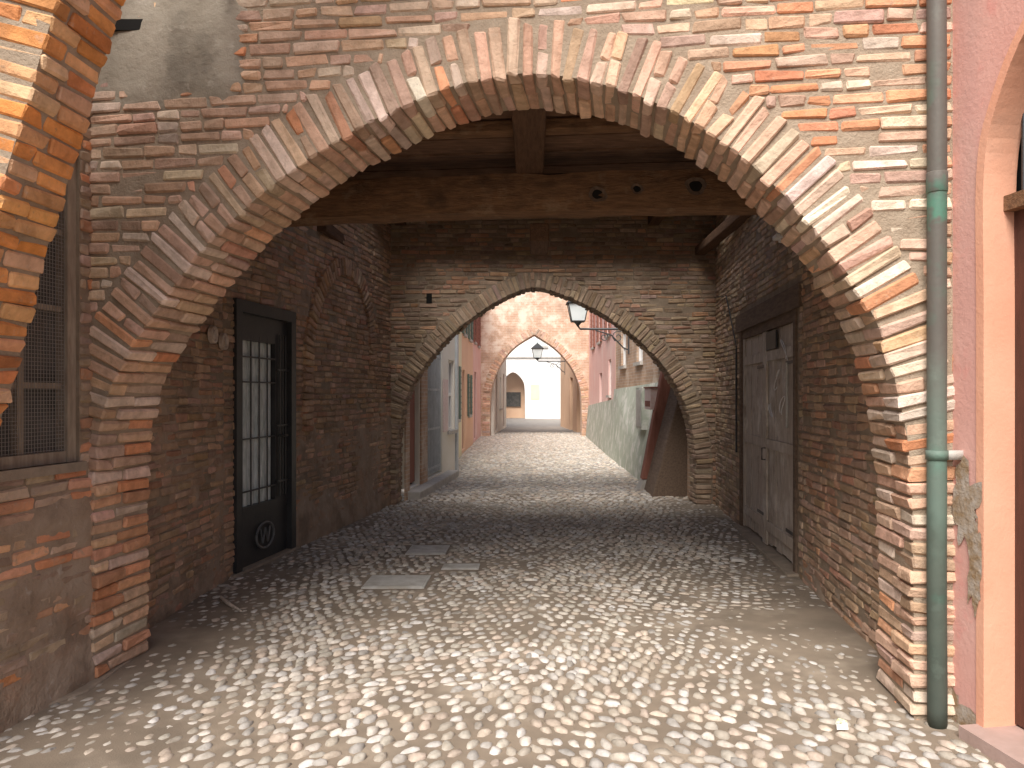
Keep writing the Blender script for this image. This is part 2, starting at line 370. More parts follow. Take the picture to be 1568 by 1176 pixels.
# ============================================================ INTERIOR WALLS
LA=Wl((-2.60,4.5),(-2.64,6.3)); LB=Wl((-2.64,6.3),(-2.05,10.75))
RA=Wl((2.08,4.0),(2.31,6.3)).flip(); RB=Wl((2.31,6.3),(2.66,10.75)).flip()
ld=(.22,1.28,.04,2.40)
rd=(.18,2.62,.03,2.36)
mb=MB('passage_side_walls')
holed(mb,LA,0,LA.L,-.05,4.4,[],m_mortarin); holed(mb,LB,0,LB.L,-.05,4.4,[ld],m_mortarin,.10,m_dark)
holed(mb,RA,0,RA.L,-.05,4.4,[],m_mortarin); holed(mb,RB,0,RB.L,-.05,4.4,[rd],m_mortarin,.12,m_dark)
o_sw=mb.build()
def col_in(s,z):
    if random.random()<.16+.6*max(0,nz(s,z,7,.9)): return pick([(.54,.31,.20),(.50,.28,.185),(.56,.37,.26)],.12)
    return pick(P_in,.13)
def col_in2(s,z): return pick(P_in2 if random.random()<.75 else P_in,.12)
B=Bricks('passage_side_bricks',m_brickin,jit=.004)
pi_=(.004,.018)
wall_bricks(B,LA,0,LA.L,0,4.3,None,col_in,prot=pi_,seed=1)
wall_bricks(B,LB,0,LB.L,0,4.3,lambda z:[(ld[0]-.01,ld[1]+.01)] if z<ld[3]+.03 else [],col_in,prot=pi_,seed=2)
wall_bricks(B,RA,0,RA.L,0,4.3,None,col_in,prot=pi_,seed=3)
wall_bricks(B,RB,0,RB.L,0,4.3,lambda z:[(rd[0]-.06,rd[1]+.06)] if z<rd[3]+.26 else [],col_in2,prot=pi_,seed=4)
pb=smooth([(1.75,1.2),(1.77,2.0),(1.95,2.55),(2.35,2.95),(2.8,3.05),(3.2,2.9),(3.5,2.5),(3.55,2.0)])
voussoirs(B,LB,pb,0,.22,[.05,-.05],col_in,step=.07,split=.2)
o_sb=B.build()
o_pl1=sheet('left_plaster',LB,1.32,4.45,0,1.75,lambda s,z:.006+.045*fbm(s,z,4)-max(0,z-1.1)*.035+max(0,.5-z)*.05,m_plasterlow)
o_pl2=sheet('left_near_plaster',LA,0,1.98,0,2.4,lambda s,z:-.002+.05*fbm(s,z,8)+max(0,.5-z)*.04-max(0,z-1.6)*.04,m_plasterlow)
o_pl3=sheet('right_plaster',RA,0,2.3,0,1.6,lambda s,z:-.014+.05*fbm(s,z,14)+max(0,.4-z)*.06,m_plasterlow)
o_pl4=sheet('left_upper_plaster',LB,.0,1.7,2.42,4.3,lambda s,z:-.006+.045*fbm(s,z,24),m_plasterlow)

# ============================================================ SECOND ARCH
G=Wl((-2.25,10.7),(2.85,10.7))
pg=[(-1.96,-.05),(-1.96,.5),(-1.95,.95),(-1.88,1.35),(-1.73,1.75),(-1.48,2.12),(-1.13,2.5),(-.7,2.83),(-.3,3.05),(.03,3.15),(.4,3.06),(.85,2.86),(1.37,2.53),(1.82,2.10),(2.12,1.65),(2.29,1.17),(2.36,.6),(2.36,-.05)]
PG=smooth([(x+2.25,z) for x,z in pg]); PGo,_,_=offset(PG,.24); PGb,_,_=offset(PG,.015)
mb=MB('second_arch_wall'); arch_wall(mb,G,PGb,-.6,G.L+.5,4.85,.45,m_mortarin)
mb.wbox(G,.72,.80,2.93,3.07,-.01,.016,m_dark)  # flat dark block: shade of a small niche painted on the wall
o_gw=mb.build()
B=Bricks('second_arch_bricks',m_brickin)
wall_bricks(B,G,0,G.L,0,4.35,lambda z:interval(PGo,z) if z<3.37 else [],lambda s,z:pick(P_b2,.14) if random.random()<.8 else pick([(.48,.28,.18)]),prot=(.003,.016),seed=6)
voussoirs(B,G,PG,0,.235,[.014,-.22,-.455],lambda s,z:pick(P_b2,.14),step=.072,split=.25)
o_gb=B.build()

# ceiling (unseen roof opening added further in to daylight the passage)
mb=MB('ceiling_boards')
y=4.15
while y<6.35:
    w=random.uniform(.17,.24); z=3.53+random.uniform(-.014,.014)
    mb.hexa([(-3,y+.3,z),(3,y-.33,z),(3,y-.33+w-.016,z),(-3,y+.3+w-.016,z),(-3,y+.3,z+.03),(3,y-.33,z+.03),(3,y-.33+w-.016,z+.03),(-3,y+.3+w-.016,z+.03)],m_board); y+=w
mb.box(-3.2,3.2,4.05,6.9,3.6,3.66,m_dark)
y=6.3
while y<10.7:
    w=random.uniform(.18,.26)
    if not 7.3<y<9.6: mb.box(-3.1,3.1,y,y+w-.006,4.2+random.uniform(-.006,.006),4.24,m_board)  # boards left out for the added daylight opening
    y+=w
mb.box(-3.2,3.2,6.2,7.3,4.28,4.38,m_dark); mb.box(-3.2,3.2,9.8,11.1,4.28,4.38,m_dark); mb.box(-3.2,3.2,6.86,6.9,3.6,4.3,m_board)
o_ceil=mb.build()
mb=MB('ceiling_joists')
mb.box(-.13,.09,4.3,6.3,3.36,3.51,m_woody)
mb.hexa([(-2.9,5.42,3.43),(2.9,4.80,3.43),(2.9,4.92,3.43),(-2.9,5.54,3.43),(-2.9,5.42,3.512),(2.9,4.80,3.512),(2.9,4.92,3.512),(-2.9,5.54,3.512)],m_wood)
for x in (-1.9,1.75): mb.box(x-.08,x+.08,6.3,10.7,4.05,4.195,m_woody)
mb.box(-.02,.14,6.1,6.7,2.87,3.02,m_woody)
mb.box(-2.8,2.7,6.66,6.84,3.40,3.58,m_wood)
mb.box(-2.5,-2.28,8.2,10.7,3.42,3.55,m_woody)
mb.box(2.35,2.5,8.2,10.7,3.62,3.74,m_woody)
o_joist=mb.build(bevel=.012)
def beam():
    n=60; V=[];Fc=[]
    for i in range(n+1):
        t=i/n; x=-2.8+5.5*t; y=6.30-.60*t; zc=3.185+.025*math.sin(t*3.1)+.02*nz(x,0,1,1.6); hh=.165+.014*nz(x,3,1,3); ww=.15+.014*nz(x,7,1,3)
        for a in range(12):
            an=2*math.pi*(a+.5)/12; c,s=math.cos(an),math.sin(an)
            q=(abs(c)**6+abs(s)**6)**(-1/6)
            V.append((x+.0,y+c*q*ww+.010*nz(x*3,a,2),zc+s*q*hh+.012*nz(x*4,a*1.7,5)))
    for i in range(n):
        for a in range(12):
            p=i*12+a;r=i*12+(a+1)%12; Fc.append((p,r,r+12,p+12))
    me=bpy.data.meshes.new('beam'); me.from_pydata(V,[],Fc); me.materials.append(m_wood); return link(bpy.data.objects.new('beam',me))
o_beam=beam()
mb=MB('beam_knots')
for (u,v,r) in ((915,298,.060),(975,290,.042),(1065,286,.068)):
    x=(u-815)/1132*5.75; t=(x+2.8)/5.5; y=6.30-.60*t-.15; x=(u-815)/1132*y; z=1.6+(605-v)/1132*y
    ring=[(x+r*1.2*math.cos(a)*(1+.3*nz(math.cos(a),math.sin(a),u)),y-.018,z+r*math.sin(a)*(1+.3*nz(math.cos(a),math.sin(a),u+4))) for a in np.linspace(0,2*math.pi,18,endpoint=False)]
    ctr=[(p[0]*.6+x*.4,y-.012,p[2]*.6+z*.4) for p in ring]
    for i in range(18): mb.poly([ring[i],ring[(i+1)%18],ctr[(i+1)%18],ctr[i]],m_lintel)
    mb.poly([(p[0],p[1]+.001,p[2]) for p in ctr],m_dark)
o_kn=mb.build()
group('timber_beam',[o_beam,o_kn])
group('timber_ceiling',[o_ceil,o_joist])
group('brick_passage_house',[o_fw,o_fb,o_fv,o_fp,o_up,o_sw,o_sb,o_pl1,o_pl2,o_pl3,o_pl4,o_gw,o_gb])

# ============================================================ glazed iron door (left)
mb=MB('iron_glazed_door'); a0,a1,z0,z1=ld; W=LB
mb.wbox(W,a0-.05,a0+.05,z0,z1+.05,-.08,.035,m_iron); mb.wbox(W,a1-.05,a1+.05,z0,z1+.05,-.08,.035,m_iron)
mb.wbox(W,a0+.05,a1-.05,z1-.06,z1+.05,-.08,.035,m_iron)
mb.wbox(W,a0+.05,a1-.05,z0,.5,-.07,-.02,m_iron)
gl=a0+.14; gr=a1-.30
mb.wbox(W,a0+.05,gl,.5,z1-.06,-.07,-.015,m_iron); mb.wbox(W,gr,a1-.05,.5,z1-.06,-.07,-.015,m_iron)
mb.wbox(W,gl,gr,2.1,z1-.06,-.07,-.015,m_iron); mb.wbox(W,gl,gr,.5,.58,-.07,-.012,m_iron)
n=40
for i in range(n):
    s0=gl+(gr-gl)*i/n; s1=gl+(gr-gl)*(i+1)/n; f=lambda s:-.062+.012*math.sin(s*55)
    mb.poly([W.P(s0,.58,f(s0)),W.P(s1,.58,f(s1)),W.P(s1,2.1,f(s1)),W.P(s0,2.1,f(s0))],m_curtain)
for i in range(1,4): s=gl+(gr-gl)*i/4; mb.tube([W.P(s,.5,-.02),W.P(s,2.15,-.02)],.008,m_iron,6)
for z in (.72,1.2,1.72,1.95): mb.wbox(W,gl,gr,z-.007,z+.007,-.028,-.014,m_iron)
for i in range(1,4):
    s=gr+(a1-.05-gr)*i/4; mb.tube([W.P(s,.6,0),W.P(s,2.2,0)],.008,m_iron,6)
for z in (.75,1.3,1.85): mb.wbox(W,gr,a1-.05,z-.01,z+.01,-.008,.008,m_iron)
m_medal=M('dull_medallion',(.16,.16,.16),(.11,.11,.11),rough=.5)
cx=(a0+a1)/2; ring=[W.P(cx+.17*math.cos(a),.27+.12*math.sin(a),.0) for a in np.linspace(0,2*math.pi,33)]
mb.tube(ring,.012,m_medal,6,cap=False)
for p,q in (((-.09,.07),(-.05,-.07)),((-.05,-.07),(0,.07)),((0,.07),(.05,-.07)),((.05,-.07),(.09,.07))):
    mb.tube([W.P(cx+p[0],.27+p[1],.0),W.P(cx+q[0],.27+q[1],.0)],.009,m_medal,6)
mb.tube([W.P(gr+.05,1.2,-.01),W.P(gr+.05,1.2,.05),W.P(gr+.12,1.2,.05)],.012,m_iron,8)
mb.build()
mb=MB('door_step'); mb.wbox(LB,ld[0]-.1,ld[1]+.1,-.02,.035,-.1,.05,m_sill); mb.build(bevel=.01)
for k,(y,z) in enumerate(((6.0,2.09),(6.22,2.05))):
    mb=MB('wall_plaque'); s=(y-4.5)
    c=[(r,h) for r,h in ((.0,.03),(.03,.035),(.045,.02),(.055,.035),(.07,.03),(.075,.0))]
    for (r0,h0),(r1,h1) in zip(c[:-1],c[1:]):
        for q in range(20):
            t0,t1=2*math.pi*q/20,2*math.pi*(q+1)/20
            mb.poly([LA.P(s+r0*math.cos(t0),z+r0*math.sin(t0),h0+.03),LA.P(s+r1*math.cos(t0),z+r1*math.sin(t0),h1+.03),LA.P(s+r1*math.cos(t1),z+r1*math.sin(t1),h1+.03),LA.P(s+r0*math.cos(t1),z+r0*math.sin(t1),h0+.03)],m_ceram)
    mb.build(smooth=True)

# ============================================================ wooden double door (right)
mb=MB('wooden_double_door'); W=RB; a0,a1,z0,z1=rd
mid=a0+(a1-a0)*.52
for (l,r) in ((a0+.1,mid-.008),(mid+.008,a1-.1)):
    x=l; n=6; w=(r-l)/n
    for i in range(n): mb.wbox(W,l+i*w+.004,l+(i+1)*w-.004,.05+random.random()*.05,z1-.1,-.07,-.03+random.uniform(-.006,.006),m_door)
    for z in (.25,1.1,2.0): mb.wbox(W,l+.02,r-.02,z-.05,z+.05,-.03,-.010,m_door)
    mb.wbox(W,l,l+.07,.05,z1-.1,-.03,-.006,m_door); mb.wbox(W,r-.07,r,.05,z1-.1,-.03,-.006,m_door)
    for z in (.35,1.9): mb.wbox(W,l+.02,l+.30,z-.015,z+.015,-.005,.0,m_iron)
mb.wbox(W,a0,a0+.075,z0,z1-.002,-.10,.02,m_lintel); mb.wbox(W,a1-.075,a1,z0,z1-.002,-.10,.02,m_lintel)
mb.wbox(W,a0+.08,a1-.08,z1-.095,z1-.002,-.10,0,m_lintel)
mb.wbox(W,a0-.16,a1+.16,z1,z1+.20,-.06,.035,m_lintel)
mb.wbox(W,a0+.75,a0+1.15,2.06,2.24,-.012,.006,m_iron)
mb.tube([W.P(mid-.05,1.05,-.03),W.P(mid-.05,1.05,.03),W.P(mid-.05,.93,.03),W.P(mid-.05,.93,-.03)],.009,m_iron,6)
mb.tube([W.P(a0+.35,1.3,-.0),W.P(a0+.35,1.9,-.0)],.012,m_steel,6)
for (sx,zx,sz) in ((.45,2.0,.13),(.72,1.75,.10),(.5,1.5,.09),(.95,1.45,.07)):
    pts=[W.P(a0+sx+sz*.9*math.sin(t*1.9+zx*5)+t*.02,zx+sz*math.cos(t*1.3+sx*7),-.008) for t in np.linspace(0,4,22)]
    mb.tube(pts,.005,m_scr,4)
mb.build()
mb=MB('door_threshold'); mb.wbox(RB,rd[0]-.05,rd[1]+.05,-.02,.04,-.12,.10,m_sill); mb.build(bevel=.01)
mb=MB('wall_light'); mb.wbox(RB,.35,.5,3.02,3.06,.02,.14,m_white); mb.wbox(RB,.4,.45,2.99,3.02,.02,.1,m_white); mb.build(bevel=.008)
mb=MB('wall_cable'); mb.tube([RB.P(2.75,2.2,.03),RB.P(2.76,1.5,.03),RB.P(2.75,.9,.03)],.012,m_iron,6); mb.tube([RB.P(2.75,2.2,.03),RB.P(3.4,2.9,.035),RB.P(4.3,3.0,.03)],.008,m_iron,6); mb.build()

# ============================================================ LEFT HOUSE beside the camera
N=Wl((-2.78,1.5),(-2.45,4.12))
wy=lambda y:(y-1.5)/N.d[1]
wn=(wy(3.35),wy(4.02),1.24,2.92)
mb=MB('wall'); holed(mb,N,0,N.L,-.05,5.2,[wn],m_mortarin,.13,m_dark)
mb.poly([N.P(0,-.05),N.P(0,5.2),N.P(0,5.2,-3),N.P(0,-.05,-3)],m_upper); mb.poly([N.P(0,5.2),N.P(N.L,5.2),N.P(N.L,5.2,-3),N.P(0,5.2,-3)],m_upper)
o1=mb.build()
B=Bricks('wall_bricks',m_brickin)
wall_bricks(B,N,0,N.L,0,4.4,lambda z:[(wn[0],wn[1])] if wn[2]-.02<z<wn[3] else [],lambda s,z:pick(P_org if random.random()<.35 else P_in2,.15),seed=9)
o2=B.build()
o3=sheet('wall_plaster',N,0,N.L-.02,0,1.17,lambda s,z:.010+.045*fbm(s,z,31)+max(0,.3-z)*.1-max(0,z-.95)*.1,m_plasterlow,.02)
group('brick_house',[o1,o2,o3])
mb=MB('mesh_window'); a0,a1,z0,z1=wn; wf=M('window_frame_wood',(.40,.33,.25),(.28,.22,.165),scale=6,stretch=(6,6,1))
mb.wbox(N,a0,a0+.06,z0,z1,-.11,-.03,wf); mb.wbox(N,a1-.06,a1,z0,z1,-.11,-.02,wf); mb.wbox(N,a0+.06,a1-.06,z1-.06,z1,-.11,-.03,wf); mb.wbox(N,a0+.06,a1-.06,z0,z0+.06,-.11,-.03,wf)
mb.wbox(N,(a0+a1)/2-.02,(a0+a1)/2+.02,z0+.06,z1-.06,-.10,-.05,wf)
for z in (1.65,2.06,2.47): mb.wbox(N,a0+.06,a1-.06,z-.015,z+.015,-.10,-.055,wf)
mb.poly([N.P(a0+.05,z0+.05,-.09),N.P(a1-.05,z0+.05,-.09),N.P(a1-.05,z1-.05,-.09),N.P(a0+.05,z1-.05,-.09)],m_glass)
z=z0+.07
mw=M('wire_mesh',(.30,.27,.24),rough=.6,bump=0)
while z<z1-.06: mb.wbox(N,a0+.06,a1-.06,z,z+.002,-.040,-.038,mw); z+=.02
s=a0+.07
while s<a1-.06: mb.wbox(N,s,s+.002,z0+.06,z1-.06,-.0375,-.0355,mw); s+=.02
mb.wbox(N,a0-.05,a1+.02,z0-.05,z0,-.1,.03,m_sill)
mb.build()

# flying brick arch over the street (near, upper left)
A=Wl((-2.75,2.80),(2.4,2.62))
pa=[(-2.75,.55),(-2.5,.85),(-2.34,1.15),(-2.24,1.48),(-2.17,1.68),(-2.08,2.05),(-1.99,2.35),(-1.90,2.63),(-1.82,2.9),(-1.70,3.26),(-1.45,3.85),(-1.0,4.5),(-.3,5.05),(.8,5.45),(2.4,5.6)]
PA=smooth([(x+2.75,z) for x,z in pa])
mb=MB('arch_body'); ring_body(mb,A,resample(PA,.12),.015,.85,.33,m_mortar,-.006); o1=mb.build()
B=Bricks('arch_voussoirs',m_brick,ch=.008,jit=.004)
ca=lambda s,z:pick(P_hot,.12)
voussoirs(B,A,PA,0,.27,[.003,-.16,-.34],ca,step=.069,split=.3,tooth=.006,gap=.0055)
voussoirs(B,A,offset(PA,.285)[0],0,.27,[.003,-.33],ca,step=.069,split=.5,gap=.0055)
voussoirs(B,A,offset(PA,.57)[0],0,.27,[.003,-.33],ca,step=.069,split=.5,gap=.0055)
o2=B.build()
group('flying_brick_arch',[o1,o2])

# ============================================================ PINK HOUSE right
R=Wl((2.03,3.74),(2.42,1.2))
pr=[(.33,-.05),(.33,1.0),(.33,2.0),(.33,2.62),(.40,2.9),(.6,3.2),(.95,3.38),(1.3,3.25),(1.5,2.95),(1.55,2.6),(1.55,1.0),(1.55,-.05)]
PR=smooth([(s,z) for s,z in pr],4)
mb=MB('wall'); arch_wall(mb,R,PR,0,R.L,5.6,.16,m_pink); mb.poly([R.P(0,5.6),R.P(R.L,5.6),R.P(R.L,5.6,-3),R.P(0,5.6,-3)],m_coral)
o1=mb.build()
mb=MB('door_surround'); ring_body(mb,R,PR,-.012,.0+.035,.165,m_coral,.006); o2=mb.build()
mb=MB('door_leaf'); 
for i in range(8): mb.wbox(R,.30+i*.17,.30+i*.17+.166,.08,2.45,-.20,-.155,m_browndoor)
mb.wbox(R,.3,1.7,2.45,2.52,-.2,-.10,m_wood)
for i in range(6): mb.tube([R.P(.4+i*.18,2.52,-.15),R.P(.4+i*.18,3.4,-.15)],.01,m_iron,6)
mb.wbox(R,.2,1.7,-.05,3.5,-.3,-.205,m_dark)
mb.wbox(R,.30,1.65,-.02,.07,-.2,.10,M('red_stone',(.46,.33,.29),(.38,.27,.23)))
o3=mb.build()
def blob(mb,W,s,z,rs,rz,o,m,seed):
    pts=[]
    for a in np.linspace(0,2*math.pi,40,endpoint=False):
        k=1+.7*nz(math.cos(a)*1.6,math.sin(a)*1.6,seed)+.5*nz(math.cos(a)*5,math.sin(a)*5,seed+3); pts.append(W.P(min(.334,s+rs*math.cos(a)*k),z+rz*math.sin(a)*k,o))
    c=W.P(s,z,o)
    for i in range(40): mb.poly([c,pts[i],pts[(i+1)%40]],m)
mb=MB('peeled_render'); blob(mb,R,.235,1.08,.085,.17,.0085,m_bare,2); blob(mb,R,.29,.80,.05,.20,.0095,m_bare,5); blob(mb,R,.14,.05,.12,.1,.003,m_bare,9); blob(mb,R,.12,1.75,.02,.05,.003,m_coral,12)
o4=mb.build()
group('pink_house',[o1,o2,o3,o4])

# drainpipe
mb=MB('drainpipe'); px,py=1.945,3.555
zl=np.linspace(0,5.6,60)
mb.tube([(px+.003*nz(z,1,0,1.5),py,z) for z in zl],[.044+.001*nz(z,0,3,3) for z in zl],m_pipe,20)
for z in (2.62,): mb.tube([(px,py,z-.05),(px,py,z-.045),(px,py,z+.045),(px,py,z+.05)],[.045,.048,.048,.045],m_pipe,20)
mb.box(px+.03,px+.12,py-.02,py+.005,1.29,1.335,m_steel); mb.tube([(px,py,1.29),(px,py,1.335)],.05,m_pipe,20)
mb.build(smooth=True)
mb=MB('iron_hook'); mb.tube([F.P(.95,3.85,.0),F.P(.97,3.78,.25),F.P(1.0,3.70,.3)],[.02,.014,.004],m_iron,8); mb.build(smooth=True)

# ============================================================ GROUND
mb=MB('ground'); mb.box(-200,200,-200,300,-1,-.03,m_ground); mb.build()
def bedh(x,y):
    e=.003
    e+=.009*nz(x,y,1,.9)+.006*nz(x,y,4,3)+.002*nz(x,y,8,12)
    if x>.7 and 3.9<y<5.5: e+=.007
    if 4.7<y<7.2: e+=.004
    if x<-1.6 and y<5: e+=.014*min(1,(-1.6-x)/.5)
    elif x<-2.0: e+=.008
    if x>1.75: e+=.010*min(1,(x-1.75)/.3)
    return e
xs=np.arange(-3.4,3.41,.07); ys=np.arange(.2,12,.07)
V=[(x,y,bedh(x,y)) for y in ys for x in xs]; nx=len(xs)
Fc=[(j*nx+i,j*nx+i+1,(j+1)*nx+i+1,(j+1)*nx+i) for j in range(len(ys)-1) for i in range(nx-1)]
me=bpy.data.meshes.new('bed'); me.from_pydata(V,[],Fc); me.materials.append(m_bed)
for p in me.polygons: p.use_smooth=True
o_bed=link(bpy.data.objects.new('bed',me))
mb=MB('far_bed'); mb.box(-3.2,3.2,ys[-1],60,-.02,.001,m_bed_lit); mb.box(-3.4,3.4,-6,.2,-.02,.001,m_bed); o_bed2=mb.build()
seg=8; T=[(math.cos(2*math.pi*q/seg),math.sin(2*math.pi*q/seg),-.5) for q in range(seg)]
for r,z in ((.96,.25),(.78,.72),(.40,.95)): T+=[(r*math.cos(2*math.pi*q/seg),r*math.sin(2*math.pi*q/seg),z) for q in range(seg)]
T.append((0,0,1.0)); T=np.array(T)
TFq=np.array([(k*seg+q,k*seg+(q+1)%seg,(k+1)*seg+(q+1)%seg,(k+1)*seg+q) for k in range(3) for q in range(seg)])
TFt=np.array([(3*seg+q,3*seg+(q+1)%seg,4*seg) for q in range(seg)])
C=[];Ang=[];Sc=[];Co=[]
plates=[(-1.07,7.6,.40,.42),(-.66,6.85,.34,.22),(-1.15,6.3,.52,.42)]
def lay(x0,x1,y0,y1,sa,sb,ang,hs,light_lift=1.0):
    ca_,sa_=math.cos(ang),math.sin(ang); R_=math.hypot(x1-x0,y1-y0)
    cx,cy=(x0+x1)/2,(y0+y1)/2; na=int(R_/sa)+2; nb=int(R_/sb)+2; r=0
    for j in range(-nb,nb):
        for i in range(-na,na):
            a=(i+(.5 if j%2 else 0)+random.gauss(0,.12))*sa; b=j*sb
            x=cx+a*ca_-b*sa_; y=cy+a*sa_+b*ca_
            x+=.10*nz(x,y,40,.9)+random.gauss(0,sb*.12); y+=.14*nz(x,y,50,.9)+random.gauss(0,sb*.14)
            if not(x0<=x<x1 and y0<=y<y1): continue
            if any(abs(x-p[0])<p[2]/2+.04 and abs(y-p[1])<p[3]/2+.05 for p in plates): continue
            if random.random()<.01: continue
            C.append((x,y,-.003+random.uniform(-.004,.003))); Ang.append(ang+.8*nz(x,y,60,.8)+random.gauss(0,.30))
            k=random.choice((random.uniform(.68,.86),random.uniform(.8,1.04))); Sc.append((sa*.5*k,sb*.5*random.uniform(.76,1.04),hs*random.uniform(.75,1.25)))
            g=random.choice(((.56,.52,.46),(.48,.45,.39),(.62,.58,.52),(.43,.39,.33),(.53,.46,.38),(.41,.39,.36),(.51,.43,.36),(.58,.56,.53))); kk=random.uniform(.8,1.1)*light_lift
            Co.append(tuple(c*kk for c in g))
d=math.radians
lay(-3.0,-.0,.8,11,.104,.064,d(58),.022)
lay(.0,3.0,.8,11,.104,.064,d(122),.022)
lay(-3.0,-.0,11,32,.13,.085,d(58),.020,1.2)  # last argument brightens far stones: street daylight put into their colour
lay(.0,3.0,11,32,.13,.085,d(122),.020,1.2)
C=np.array(C);Ang=np.array(Ang);Sc=np.array(Sc);n=len(C)
loc=T[None]*Sc[:,None,:]; loc=loc+rng.normal(0,.002,loc.shape)*np.array([1,1,.5])
ph=rng.uniform(0,6.28,n)[:,None]; th=np.arctan2(T[:,1],T[:,0])[None]
dist=1+.11*np.sin(2*th+ph)+.11*np.sin(3*th+2*ph); loc[:,:,0]*=dist; loc[:,:,1]*=dist
loc[:,:,2]+=loc[:,:,0]*rng.normal(0,.05,(n,1))+loc[:,:,1]*rng.normal(0,.07,(n,1))
ca_,sa_=np.cos(Ang)[:,None],np.sin(Ang)[:,None]
V=np.stack([loc[:,:,0]*ca_-loc[:,:,1]*sa_,loc[:,:,0]*sa_+loc[:,:,1]*ca_,loc[:,:,2]],2)+C[:,None,:]
off=(np.arange(n)*len(T))[:,None,None]
o_st=raw_mesh('stones',V.reshape(-1,3),[(TFq[None]+off).reshape(-1,4),(TFt[None]+off).reshape(-1,3)],m_cobble,np.repeat(np.array(Co),len(T),axis=0),True)
group('cobblestone_paving',[o_bed,o_bed2,o_st])
for (x,y,w,l) in plates:
    mb=MB('drain_cover'); mb.box(x-w/2,x+w/2,y-l/2,y+l/2,-.02,.016,m_steel)
    mb.box(x-w/2+.02,x+w/2-.02,y-l/2+.02,y+l/2-.02,.016,.02,m_steel); mb.build(bevel=.003)
mb=MB('stone_fragment'); mb.hexa([(1.88,7.0,.02),(2.02,6.98,.02),(2.03,7.1,.02),(1.9,7.12,.02),(1.89,7.01,.05),(2.01,6.99,.045),(2.02,7.09,.04),(1.9,7.1,.05)],m_stone); mb.build(bevel=.01)
mb=MB('wooden_stick'); mb.tube([(-2.42,5.75,.03),(-2.28,5.55,.035),(-2.12,5.38,.03)],[.012,.015,.008],m_door,8); mb.build()
mb=MB('paper_litter'); mb.tube([(1.45,3.52,.035),(1.47,3.54,.04),(1.50,3.53,.035)],[.008,.014,.01],m_litter,8); mb.poly([(1.43,3.47,.03),(1.48,3.46,.035),(1.49,3.5,.05),(1.44,3.5,.04)],m_white); mb.build()
mb=MB('kerb_stone'); mb.hexa([(-2.47,3.75,-.02),(-2.36,3.95,-.02),(-2.40,4.62,-.02),(-2.47,4.62,-.02),(-2.46,3.75,.03),(-2.37,3.95,.026),(-2.40,4.62,.03),(-2.46,4.62,.035)],m_sill); mb.build(bevel=.008)

# ============================================================ STREET BEYOND
def shutters(mb,W,s0,s1,z0,z1,m=m_shut):
    w=(s1-s0)/2
    for a,b in ((s0-w,s0-.02),(s1+.02,s1+w)):
        mb.wbox(W,a,b,z0-.02,z1+.02,.01,.05,m)
        for k in range(8): z=z0+(z1-z0)*(k+.5)/8; mb.wbox(W,a+.03,b-.03,z-.02,z+.02,.05,.06,m)
def win(mb,W,s0,s1,z0,z1,fr):
    mb.wbox(W,s0,s0+.05,z0,z1,-.1,-.05,fr); mb.wbox(W,s1-.05,s1,z0,z1,-.1,-.05,fr); mb.wbox(W,(s0+s1)/2-.025,(s0+s1)/2+.025,z0,z1,-.1,-.05,fr)
    for z in (z0+.025,(z0+z1)/2,z1-.025): mb.wbox(W,s0+.05,s1-.05,z-.02,z+.02,-.098,-.055,fr)
    mb.wbox(W,s0-.06,s1+.06,z0-.07,z0,-.02,.07,m_stone)
W=Wl((-1.93,11.15),(-1.58,15.4))
mb=MB('town_house'); hs=[(.25,.95,.15,2.3),(1.5,2.8,.15,2.5),(3.4,4.0,.9,2.3)]
holed(mb,W,0,W.L,-.05,4.9,hs,m_cream,.12,m_dark)
mb.poly([W.P(W.L,-.05),W.P(W.L,4.9),W.P(W.L,4.9,-1),W.P(W.L,-.05,-1)],m_cream)
mb.wbox(W,0,.22,0,2.9,.0,.03,m_fbrick2); mb.wbox(W,1.0,1.45,0,2.6,.0,.03,m_fbrick2)
mb.wbox(W,.3,.9,.2,2.25,-.11,-.06,m_redwood)
for i in range(10): s=1.55+i*.13; mb.tube([W.P(s,.2,-.03),W.P(s,2.5,-.03)],.022,m_grey,6)
for z in (.3,1.0,1.7,2.3): mb.wbox(W,1.5,2.8,z-.02,z+.02,-.045,-.02,m_grey)
mb.wbox(W,1.5,2.8,.16,2.5,-.115,-.09,m_curtain)
mb.wbox(W,2.85,3.3,.9,1.9,.005,.02,m_paper); win(mb,W,3.4,4.0,.9,2.3,m_white)
mb.wbox(W,4.12,4.25,0,4.9,.0,.05,m_grey)
mb.build()
mb=MB('stone_step'); mb.wbox(W,.1,3.4,-.02,.13,.0,.22,m_stone); mb.build(bevel=.015)
def left_row(y0,y1,x0,x1,mat,hs,sh=None,fr=m_white,zt=5.6,gl=None):
    W=Wl((x0,y0),(x1,y1)); mb=MB('town_house'); holed(mb,W,0,W.L,-.05,zt,hs,mat,.12,m_glass)
    for h in hs:
        if h[2]>.5:
            win(mb,W,*h,fr); 
            if sh: shutters(mb,W,*h,sh)
        else: mb.wbox(W,h[0]+.03,h[1]-.03,h[2],h[3]-.05,-.11,-.05,m_redwood if mat is not m_yellow else m_shut)
    mb.poly([W.P(0,-.05),W.P(0,zt),W.P(0,zt,-2),W.P(0,-.05,-2)],mat)
    mb.poly([W.P(0,zt),W.P(W.L,zt),W.P(W.L,zt,-3),W.P(0,zt,-3)],mat)
    mb.wbox(W,0,W.L,zt-.15,zt,.0,.15,m_stone)
    return mb.build()
left_row(15.5,19.5,-1.85,-1.86,m_yellow,[(.5,1.4,.1,2.3),(2.2,3.0,1.0,2.3),(.6,1.3,3.3,4.6),(2.3,3.0,3.3,4.6)],m_shut)
